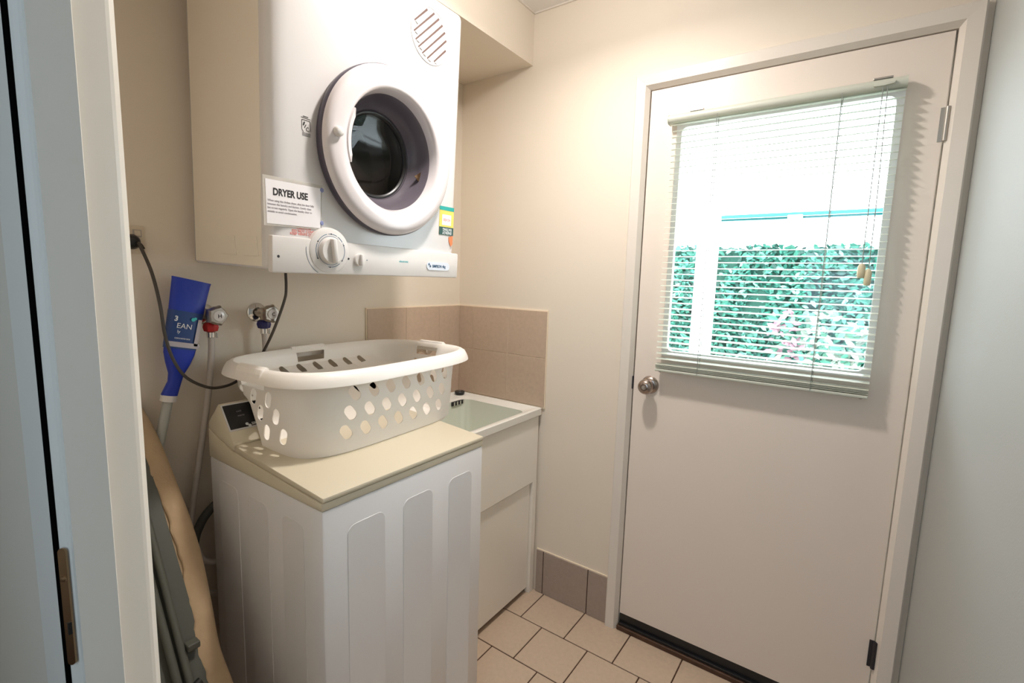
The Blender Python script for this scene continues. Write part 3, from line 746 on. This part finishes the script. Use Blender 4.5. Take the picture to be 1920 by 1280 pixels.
obj('ring', lathe([(.006, .0), (.009, .002), (.006, .004)], (.058, -.055, TZ+.012), (0, 0, 1), 16, closed=True), 'steel', pg, 40)
# wall tap over the tub
st = thing('sink_tap', 'chrome wall tap over the laundry tub, seen through the basket handle', 'tap', (.0085, -.30, 1.105))
obj('flange', lathe([(.026, 0), (.025, .006), (.012, .011), (0, .011)], (.0085, -.30, 1.107), (1, 0, 0), 28), 'chrome', st, 40)
obj('body', lathe([(0, .0), (.0135, .0), (.0135, .060), (.011, .066), (0, .066)], (.0095, -.30, 1.107), (1, 0, 0), 24), 'chrome', st, 40)
obj('spout', tube([(.062, -.30, 1.105), (.090, -.27, 1.128), (.125, -.235, 1.122), (.150, -.215, 1.095)], .0085, 12), 'chrome', st, 60)
sh = obj('handle', lathe([(.018, 0), (.021, .008), (.018, .022), (0, .024)], (.074, -.30, 1.107), (1, 0, 0), 24), 'chrome', st, 40)

# ------------------------------------------------------------------ laundry basket
BKX, BKY, BKR = .279, -.799, .0548
bk = thing('laundry_basket', 'white plastic laundry basket with slotted sides standing on the washing machine', 'basket', (BKX+.05, BKY, .93))
def se(t, af, ab, b, n):
    c, s = math.cos(t), math.sin(t)
    a = af if c >= 0 else ab
    return (math.copysign(abs(c)**(2/n), c)*a, math.copysign(abs(s)**(2/n), s)*b)
def even_t(N, a, b, n):
    T = [2*math.pi*i/4000 for i in range(4001)]; P = [se(t, a, a, b, n) for t in T]; S = [0]
    for i in range(4000): S.append(S[-1]+math.dist(P[i], P[i+1]))
    out = []; j = 0
    for k in range(N):
        g = S[-1]*k/N
        while S[j+1] < g: j += 1
        out.append(T[j]+(T[j+1]-T[j])*(g-S[j])/max(1e-9, S[j+1]-S[j]))
    return out
TT = even_t(128, .225, .35, 3.5)
def bw_pt(x, y, z):
    c, s = math.cos(BKR), math.sin(BKR); return (BKX+x*c-y*s, BKY+x*s+y*c, z)
levels = [  # z, front half depth, rear half depth, half length, exponent front, exponent rear, shift along the length
 (.9285, .172, -.010, .290, 4.2, 6, -.016), (.9300, .186, .000, .304, 4.2, 7, -.016), (.940, .1945, .006, .3120, 4.2, 7, -.016), (.965, .1965, .012, .3145, 4.2, 7, -.016), (1.0, .200, .032, .3165, 4.2, 7, -.016), (1.035, .203, .056, .3185, 4.1, 6.5, -.016),
 (1.060, .2055, .076, .3195, 4.0, 6, -.016), (1.073, .2067, .105, .3200, 4.0, 5.4, -.0155), (1.085, .2077, .150, .3210, 4.0, 4.7, -.015), (1.095, .2085, .185, .3220, 3.9, 4.2, -.014), (1.115, .2105, .206, .3240, 3.8, 3.9, -.012), (1.15, .2140, .210, .3290, 3.7, 3.7, -.009), (1.163, .2185, .217, .3360, 3.6, 3.6, -.006), (1.170, .2255, .2255, .345, 3.55, 3.55, -.002), (1.1695, .2330, .2330, .3530, 3.55, 3.55, 0),
 (1.163, .2415, .2415, .3615, 3.6, 3.6, 0), (1.150, .2475, .2475, .3680, 3.6, 3.6, 0), (1.139, .2510, .2510, .3715, 3.6, 3.6, 0), (1.134, .2518, .2518, .3723, 3.6, 3.6, 0)]
bb = bmesh.new(); rings = []
for z, af, ab, b, nf, nb, yo in levels:
    rr_ = []
    for t in TT:
        x_, y_ = se(t, af, ab, b, nf if math.cos(t) >= 0 else nb); rr_.append(bb.verts.new(bw_pt(x_, y_+yo, z)))
    rings.append(rr_)
for A, D_ in zip(rings, rings[1:]):
    for k in range(len(A)): bb.faces.new([A[k], A[(k+1) % len(A)], D_[(k+1) % len(A)], D_[k]])
bb.faces.new(rings[0][::-1])
me = mesh_of(bb, 'basket_shell')
tmp = bpy.data.objects.new('tmp_shell', me); C.objects.link(tmp)
sol = tmp.modifiers.new('s', 'SOLIDIFY'); sol.thickness = .0026; sol.offset = -1
# slots
ct = bmesh.new()
def slot(c, u, v, nrm, w2, h2, slant, depth=.03):
    c, u, v, nrm = map(Vector, (c, u, v, nrm)); pts = []
    for k in range(7): a = math.pi*k/6; pts.append((w2*math.cos(a), h2-w2+w2*math.sin(a)))
    for k in range(7): a = math.pi+math.pi*k/6; pts.append((w2*math.cos(a), -(h2-w2)+w2*math.sin(a)))
    cs, sn = math.cos(slant), math.sin(slant); Q = [(a*cs-b*sn, a*sn+b*cs) for a, b in pts]
    A = [ct.verts.new(c+u*a+v*b-nrm*depth) for a, b in Q]; D_ = [ct.verts.new(c+u*a+v*b+nrm*depth) for a, b in Q]
    ct.faces.new(A); ct.faces.new(D_[::-1])
    for i in range(len(Q)): ct.faces.new([A[i], A[(i+1) % len(Q)], D_[(i+1) % len(Q)], D_[i]])
cR, sR = math.cos(BKR), math.sin(BKR)
xd, yd_ = Vector((cR, sR, 0)), Vector((-sR, cR, 0)); Zv = Vector((0, 0, 1))
for r_, (z, sh_) in enumerate([(1.102, 0), (1.049, -.011), (.996, -.022)]):
    for k in range(7):
        yl = -.191+k*.0625+sh_
        slot(bw_pt(.205, yl, z), yd_, Zv, xd, .0140, .0235, math.radians(36))
    for k in range(3):
        slot(bw_pt((-.093, -.064, -.042)[r_]+k*.068, -.333, (1.086, 1.045, .994)[r_]), xd, Zv, -yd_, .0125, .0225, math.radians(-16))
        slot(bw_pt(-.045+k*.066-sh_*2.0, .302, z-.012), xd, Zv, yd_, .0105, .0195, math.radians(18))
for k in range(7):
    slot(bw_pt(-.202, -.20+k*.062, 1.103), yd_, Zv, -xd, .010, .0175, math.radians(36), .02)
for k in range(6):
    slot(bw_pt(-.060, -.205+k*.062, 1.040), yd_, Zv, -xd, .012, .018, math.radians(36), .02)
def rectcut(c, u, nrm, hw, hz, depth=.012):
    c, u, nrm = map(Vector, (c, u, nrm)); v = Zv; P = [(-hw, hz), (hw, hz), (hw*.93, -hz), (-hw*.93, -hz)]
    A = [ct.verts.new(c+u*a+v*b-nrm*depth) for a, b in P]; D_ = [ct.verts.new(c+u*a+v*b+nrm*depth) for a, b in P]
    ct.faces.new(A); ct.faces.new(D_[::-1])
    for i in range(4): ct.faces.new([A[i], A[(i+1) % 4], D_[(i+1) % 4], D_[i]])
rectcut(bw_pt(-.209, -.029, 1.140), yd_, xd, .054, .0150)
rectcut(bw_pt(-.030, -.336, 1.1175), xd, yd_, .060, .0085)
rectcut(bw_pt(.0, .317, 1.140), xd, yd_, .052, .0150)
bmesh.ops.recalc_face_normals(ct, faces=ct.faces)
cm = bpy.data.meshes.new('cut'); ct.to_mesh(cm); ct.free(); co = bpy.data.objects.new('tmp_cut', cm); C.objects.link(co)
bo_ = tmp.modifiers.new('b', 'BOOLEAN'); bo_.operation = 'DIFFERENCE'; bo_.object = co; bo_.solver = 'EXACT'
bpy.context.view_layer.update()
res = bpy.data.meshes.new_from_object(tmp.evaluated_get(bpy.context.evaluated_depsgraph_get()))
bpy.data.objects.remove(tmp); bpy.data.objects.remove(co)
bm = bmesh.new(); bm.from_mesh(res); bmesh.ops.remove_doubles(bm, verts=bm.verts, dist=1e-5)
shell = obj('shell', bm, 'bask', bk, 32)
# ribbed grips over the rim
def grip(fn, hw_, n=36):
    bm = bmesh.new(); pr = [(1.158, .0005), (1.168, -.0), (1.1745, .004), (1.1755, .012), (1.170, .0205), (1.158, .026), (1.146, .0285), (1.136, .0305), (1.136, .0275), (1.150, .022), (1.164, .010)]
    Rs = []
    for i in range(n+1):
        s_ = -hw_+2*hw_*i/n; rib = .0006 if i % 2 else -.0004
        if i in (0, n): rib = -.001
        Rs.append([bm.verts.new(fn(s_, d_+(rib if z > 1.137 else 0), z+(rib if 1.165 < z else 0))) for z, d_ in pr])
    for A, D_ in zip(Rs, Rs[1:]):
        for k in range(len(pr)): bm.faces.new([A[k], A[(k+1) % len(pr)], D_[(k+1) % len(pr)], D_[k]])
    bm.faces.new(Rs[0]); bm.faces.new(Rs[-1][::-1]); return bm
obj('handle', grip(lambda s, d_, z: bw_pt(-(.2195+d_), -.029+s, z), .063), 'bask', bk)
obj('handle', grip(lambda s, d_, z: bw_pt(.0+s, -(.3405+d_), z), .058), 'bask', bk)
obj('handle', grip(lambda s, d_, z: bw_pt(.0+s, (.3405+d_), z), .058), 'bask', bk)

# ------------------------------------------------------------------ washing machine taps and hoses
def wall_tap(y, z, nutmat, letter, label, cat='tap', nut_label=None):
    t = thing('wall_tap', label, cat, (0, y, z), group=None)
    obj('flange', lathe([(.0305, 0), (.030, .006), (.024, .010), (.016, .012), (.014, .004), (0, .004)], (0, y, z), (1, 0, 0), 36), 'chrome', t, 40)
    obj('body', lathe([(0, .002), (.0145, .002), (.0145, .030), (.017, .034), (.019, .050), (.0165, .066), (.013, .074), (0, .074)], (0, y, z), (1, 0, 0), 28), 'tapm', t, 40)
    hb = bmesh.new(); n = 60; pr = [(.012, .066), (.022, .070), (.0265, .080), (.026, .092), (.021, .100), (0, .101)]; rg = []
    for r, h in pr[:-1]:
        rg.append([hb.verts.new((h, y+r*(1+.16*max(0, math.cos(5*a))**3*(1 if r > .02 else 0))*math.cos(a), z+r*(1+.16*max(0, math.cos(5*a))**3*(1 if r > .02 else 0))*math.sin(a))) for a in (2*math.pi*k/n for k in range(n))])
    for A, D_ in zip(rg, rg[1:]):
        for k in range(n): hb.faces.new([A[k], A[(k+1) % n], D_[(k+1) % n], D_[k]])
    hb.faces.new(rg[-1]); hb.faces.new(rg[0][::-1])
    h = obj('handle', hb, 'tapm', t, 40)
    obj('cap_disc', lathe([(.0155, .0995), (.0150, .1030), (.010, .1045), (0, .1048)], (0, y, z), (1, 0, 0), 28), 'white', h, 40)
    text('cap_letter', letter, .015, 'ink', t, frame((.1052, y-.005, z-.0055), (0, 1, 0), (0, 0, 1)), .0002)
    obj('outlet', lathe([(0, -.036), (.0105, -.036), (.0115, -.006), (0, -.006)], (.045, y, z), (0, 0, 1), 20), 'tapm', t, 40)
    nb = bmesh.new(); rg = []; n = 32
    for r, h_ in [(.013, -.022), (.0185, -.026), (.0205, -.036), (.0175, -.047), (.010, -.050)]:
        rg.append([nb.verts.new((.045+r*(1+.07*math.cos(8*a))*math.cos(a), y+r*(1+.07*math.cos(8*a))*math.sin(a), z+h_)) for a in (2*math.pi*k/n for k in range(n))])
    for A, D_ in zip(rg, rg[1:]):
        for k in range(n): nb.faces.new([A[k], A[(k+1) % n], D_[(k+1) % n], D_[k]])
    nb.faces.new(rg[0]); nb.faces.new(rg[-1][::-1])
    return t, nb
t1, nb1 = wall_tap(-1.140, 1.291, 'red', 'H', 'satin metal wall tap nearer the blue broom, above the red hose nut')
t2, nb2 = wall_tap(-.984, 1.290, 'blue', 'C', 'wall tap with a round chrome flange and a dark blue hose nut')
def inlet_hose(y, nb, nm, pts, label):
    z = 1.291; g = thing('inlet_hose', label, 'hose', (.045, y, z-.05))
    obj('hose_nut', nb, nm, g, 45, label=('red plastic hose nut' if nm == 'red' else 'dark blue plastic hose nut'))
    obj('clamp', lathe([(.0102, -.050), (.0112, -.051), (.0112, -.066), (.0102, -.067)], (.045, y, z), (0, 0, 1), 24, closed=True), 'chrome', g, 40)
    obj('clamp_screw', B((.052, y+.010, z-.068), (.057, y+.014, z-.052), .001), 'steel', g)
    obj('tube', tube(pts, .0088, 12), 'hose', g, 60)
inlet_hose(-1.140, nb1, 'red', [(.045, -1.140, 1.241), (.045, -1.141, 1.19), (.045, -1.150, 1.10), (.045, -1.165, 1.00), (.045, -1.190, .86), (.045, -1.215, .72), (.050, -1.232, .60), (.055, -1.225, .50), (.060, -1.17, .44), (.062, -1.12, .46)], 'grey inlet hose with a red nut running down the wall beside the washing machine')
inlet_hose(-.984, nb2, 'blue', [(.045, -.984, 1.240), (.045, -.982, 1.19), (.046, -.985, 1.12), (.050, -1.0, 1.0), (.052, -1.01, .85), (.056, -1.02, .6)], 'grey inlet hose with a dark blue nut going down behind the laundry basket')
tag(obj('drain_hose', tube([(.075, -1.02, .62), (.072, -1.08, .70), (.07, -1.13, .735), (.068, -1.175, .715), (.065, -1.205, .675), (.062, -1.222, .62), (.060, -1.235, .50), (.058, -1.24, .30), (.058, -1.235, .05)], .0125, 12), 'hosed', None, 60), 'dark ribbed drain hose looping out behind the washing machine', 'hose')
tag(obj('water_hose', tube([(.095, -1.02, .60), (.09, -1.10, .56), (.085, -1.165, .552), (.08, -1.205, .575), (.075, -1.228, .64), (.04, -1.24, .69)], .0085, 12), 'hose', None, 60), 'short pale hose curling below the dark drain hose', 'hose')

# ------------------------------------------------------------------ power point and dryer lead
sp = thing('power_outlet', 'ivory double power outlet on the left wall behind the doorway edge', 'power outlet', (0, -1.333, 1.492))
pw = mat('outlet_ivory', (.66, .57, .45, 1), .35)
obj('plate', B((0, -1.392, 1.457), (.007, -1.275, 1.529), .002), pw, sp, 40)
for y in (-1.292, -1.375):
    s_ = obj('switch_surround', B((.006, y-.010, 1.501), (.0085, y+.010, 1.520), .001), 'steel', sp)
    obj('rocker', B((.007, y-.007, 1.503), (.0115, y+.007, 1.518), .002), pw, s_)
ld = thing('power_lead', 'dark grey dryer power cord looping from the wall outlet behind the basket', 'power cord', (.02, -1.30, 1.487))
obj('plug', lathe([(.019, .0075), (.0195, .022), (.015, .034), (.009, .040), (0, .041)], (0, -1.309, 1.487), (1, 0, 0), 28), 'black', ld, 40)
obj('strain_relief', tube([(.030, -1.305, 1.486), (.040, -1.298, 1.480), (.042, -1.292, 1.468)], .0055, 10), 'black', ld, 60)
obj('cable', tube([(.038, -1.300, 1.481), (.050, -1.301, 1.477), (.070, -1.286, 1.410), (.085, -1.277, 1.327), (.090, -1.271, 1.243), (.092, -1.256, 1.177), (.092, -1.227, 1.124), (.090, -1.174, 1.088), (.088, -1.130, 1.083), (.070, -1.086, 1.089), (.048, -1.045, 1.108), (.040, -1.005, 1.14), (.065, -.995, 1.176), (.105, -.982, 1.247), (.125, -.960, 1.330), (.13, -.955, 1.37), (.115, -.947, 1.4405)], .0042, 10), 'cable', ld, 60)

# ------------------------------------------------------------------ upside-down broom with blue head cover
br = thing('broom', 'upside-down broom with a blue plastic head and grey pole leaning on the left wall', 'broom', (.06, -1.33, .0))
def P3(x, y, z): return Vector((x, y, z))
secs = [  # centre y, z, half width, half depth at x centre
 (-1.1870, 1.3905, .0500, .012), (-1.1890, 1.3830, .0485, .012), (-1.1990, 1.3350, .0455, .013), (-1.2060, 1.2990, .0435, .014), (-1.2210, 1.2270, .0415, .015), (-1.2285, 1.1880, .0380, .016), (-1.2335, 1.1600, .0300, .0155), (-1.2390, 1.1320, .0185, .014), (-1.2440, 1.1100, .0160, .013), (-1.2590, 1.0740, .0195, .014)]
axis = Vector((0, secs[-1][0]-secs[0][0], secs[-1][1]-secs[0][1])).normalized(); side = Vector((0, -axis.z, axis.y))
if side.y < 0: side = -side
bx = .055
def sect(bm, cy, cz, hw_, hd, x=bx, n=28, rib=0):
    out = []
    for k in range(n):
        a = 2*math.pi*k/n; c_, s_ = math.cos(a), math.sin(a)
        w_ = math.copysign(abs(c_)**.7, c_)*hw_; d_ = math.copysign(abs(s_)**.8, s_)*hd+(rib if k % 2 else 0)
        out.append(bm.verts.new(Vector((x+d_, cy, cz))+side*w_))
    return out
hb = bmesh.new(); R_ = [sect(hb, *s, rib=.001) for s in secs]
for A, D_ in zip(R_, R_[1:]):
    for k in range(len(A)): hb.faces.new([A[k], A[(k+1) % len(A)], D_[(k+1) % len(A)], D_[k]])
hb.faces.new(R_[0]); hb.faces.new(R_[-1][::-1])
hd_ = obj('head', hb, 'bblue', br, 50)
lb_ = bmesh.new(); R_ = [sect(lb_, cy, cz, hw_+.0004, hd+.0016) for cy, cz, hw_, hd in [(-1.2055, 1.3030, .0437, .0140), (-1.2210, 1.2270, .0415, .015), (-1.2265, 1.2010, .0400, .0158)]]
for A, D_ in zip(R_, R_[1:]):
    for k in range(len(A)): lb_.faces.new([A[k], A[(k+1) % len(A)], D_[(k+1) % len(A)], D_[k]])
lab = obj('label_sleeve', lb_, 'lblue', hd_, 50, label='dark blue printed paper label')
lX, lY = side, -axis
def ltext(s, size, y, z, m, bold=0):
    text('print', s, size, m, br, frame((bx+.0192, y, z), lX, lY), bold, 'LEFT', .0001)
ltext('3', .019, -1.243, 1.282, 'white2', .0006); ltext('EAN', .020, -1.239, 1.262, 'white2'); ltext('ly', .012, -1.238, 1.248, 'white2'); ltext('concentrate', .008, -1.245, 1.233, 'white2')
q = bmesh.new()
def lquad(bm, y, z, w_, h_, x=bx+.0182):
    c = Vector((x, y, z)); bm.faces.new([bm.verts.new(c+lX*a+lY*b) for a, b in ((0, 0), (w_, 0), (w_, h_), (0, h_))])
lquad(q, -1.262, 1.214, .078, .014); lquad(q, -1.199, 1.207, .010, .075)
obj('label_band', q, 'lgrey', lab)
q = bmesh.new(); lathe([(0, .0004), (.005, .0003), (.0055, 0)], (bx+.0190, -1.1955, 1.281), (1, 0, 0), 12, q); lathe([(0, .0004), (.0035, .0003), (.004, 0)], (bx+.0190, -1.190, 1.283), (1, 0, 0), 12, q)
obj('label_drop', q, 'teal', lab)
e0 = Vector((bx, -1.2590, 1.0740)); 
obj('collar', lathe([(.0195, -.001), (.0195, .016), (.013, .018), (0, .018)], e0, axis, 28), 'plast', br, 40)
obj('pole', tube([e0+axis*.017, e0+axis*.10, e0+axis*.5, Vector((.07, -1.458, 0.0))], .0125, 16, 6), 'pole', br, 60)

# ------------------------------------------------------------------ folded ironing board leaning on the wall
ib = thing('ironing_board', 'folded ironing board with a beige padded cover leaning in the left corner', 'ironing board', (.60, -1.40, .0))
A_ = Vector((.03, 0, 1.06)); B_ = Vector((.62, 0, .17)); Dl = (B_-A_).normalized(); Nn = Vector((-Dl.z, 0, Dl.x)); Ln = (B_-A_).length
if Nn.x < 0: Nn = -Nn
edge = [(-.03, -1.330), (.006, -1.313), (.099, -1.296), (.233, -1.285), (.353, -1.278), (.452, -1.279), (.557, -1.287), (.655, -1.296), (.749, -1.291), (.87, -1.285), (.98, -1.285), (1.06, -1.30), (1.09, -1.34)]
def epath(off, h): return [A_+Dl*s+Vector((0, y+off, 0))+Nn*h for s, y in edge]
# padded edge: profile swept along the curved side, top cover and underside
cv = bmesh.new(); prf = [(-.205, -.032), (-.03, -.034), (-.008, -.030), (.0, -.018), (-.003, -.006), (-.012, .001), (-.030, .004), (-.047, .004), (-.052, .001), (-.052, -.003), (-.205, -.006)]
Rs = []
for s, y in [(p, q) for p, q in [(t, None) for t in [i/40 for i in range(0, 0)]]] or []: pass
sp_pts = smoothpath([(s, y, 0) for s, y in edge], 5)
for i, p in enumerate(sp_pts):
    wob = .0022*math.sin(i*2.1)+.0015*math.sin(i*5.3)
    Rs.append([cv.verts.new(A_+Dl*p.x+Vector((0, p.y+o+(wob if k in (7, 8, 9) else 0), 0))+Nn*(h+(wob*.6 if k in (6, 7) else 0))) for k, (o, h) in enumerate(prf)])
for A, D_ in zip(Rs, Rs[1:]):
    for k in range(len(prf)): cv.faces.new([A[k], A[(k+1) % len(prf)], D_[(k+1) % len(prf)], D_[k]])
cv.faces.new(Rs[0]); cv.faces.new(Rs[-1][::-1])
obj('cover', cv, 'cover', ib, 60)
pn = bmesh.new(); vs_ = []
for h in (-.004, .002):
    vs_.append([pn.verts.new(A_+Dl*s+Vector((0, y, 0))+Nn*h) for s, y in ((.02, -1.335), (1.04, -1.335), (1.04, -1.53), (.02, -1.53))])
for f in ([0, 1, 2, 3],): pn.faces.new([vs_[0][i] for i in f][::-1]); pn.faces.new([vs_[1][i] for i in f])
for k in range(4): pn.faces.new([vs_[0][k], vs_[0][(k+1) % 4], vs_[1][(k+1) % 4], vs_[1][k]])
obj('underside_plate', pn, 'bmetal', ib)
def bp_(s, y, h): return A_+Dl*s+Vector((0, y, 0))+Nn*h
obj('leg', tube([bp_(.10, -1.372, .014), bp_(.62, -1.380, .014), bp_(.86, -1.383, .014)], .0085, 12, 4), 'bmetal', ib, 60)
obj('leg', tube([bp_(.12, -1.398, .016), bp_(.60, -1.402, .016), bp_(.80, -1.404, .016)], .0085, 12, 4), 'bmetal', ib, 60)
obj('foot_bar', tube([bp_(.70, -1.365, .030), bp_(.72, -1.42, .030), bp_(.74, -1.50, .026)], .009, 12, 4), 'black', ib, 60)
obj('catch', B((bp_(.62, 0, .02).x-.012, -1.372, bp_(.62, 0, .02).z-.01), (bp_(.62, 0, .02).x+.012, -1.345, bp_(.62, 0, .02).z+.006), .003), 'bmetal', ib)
obj('stop_bar', tube([bp_(1.0, -1.34, -.02), bp_(1.13, -1.36, -.005), bp_(1.19, -1.40, .0), bp_(1.13, -1.46, -.005), bp_(1.0, -1.50, -.02)], .008, 12, 5), 'bmetal', ib, 60)
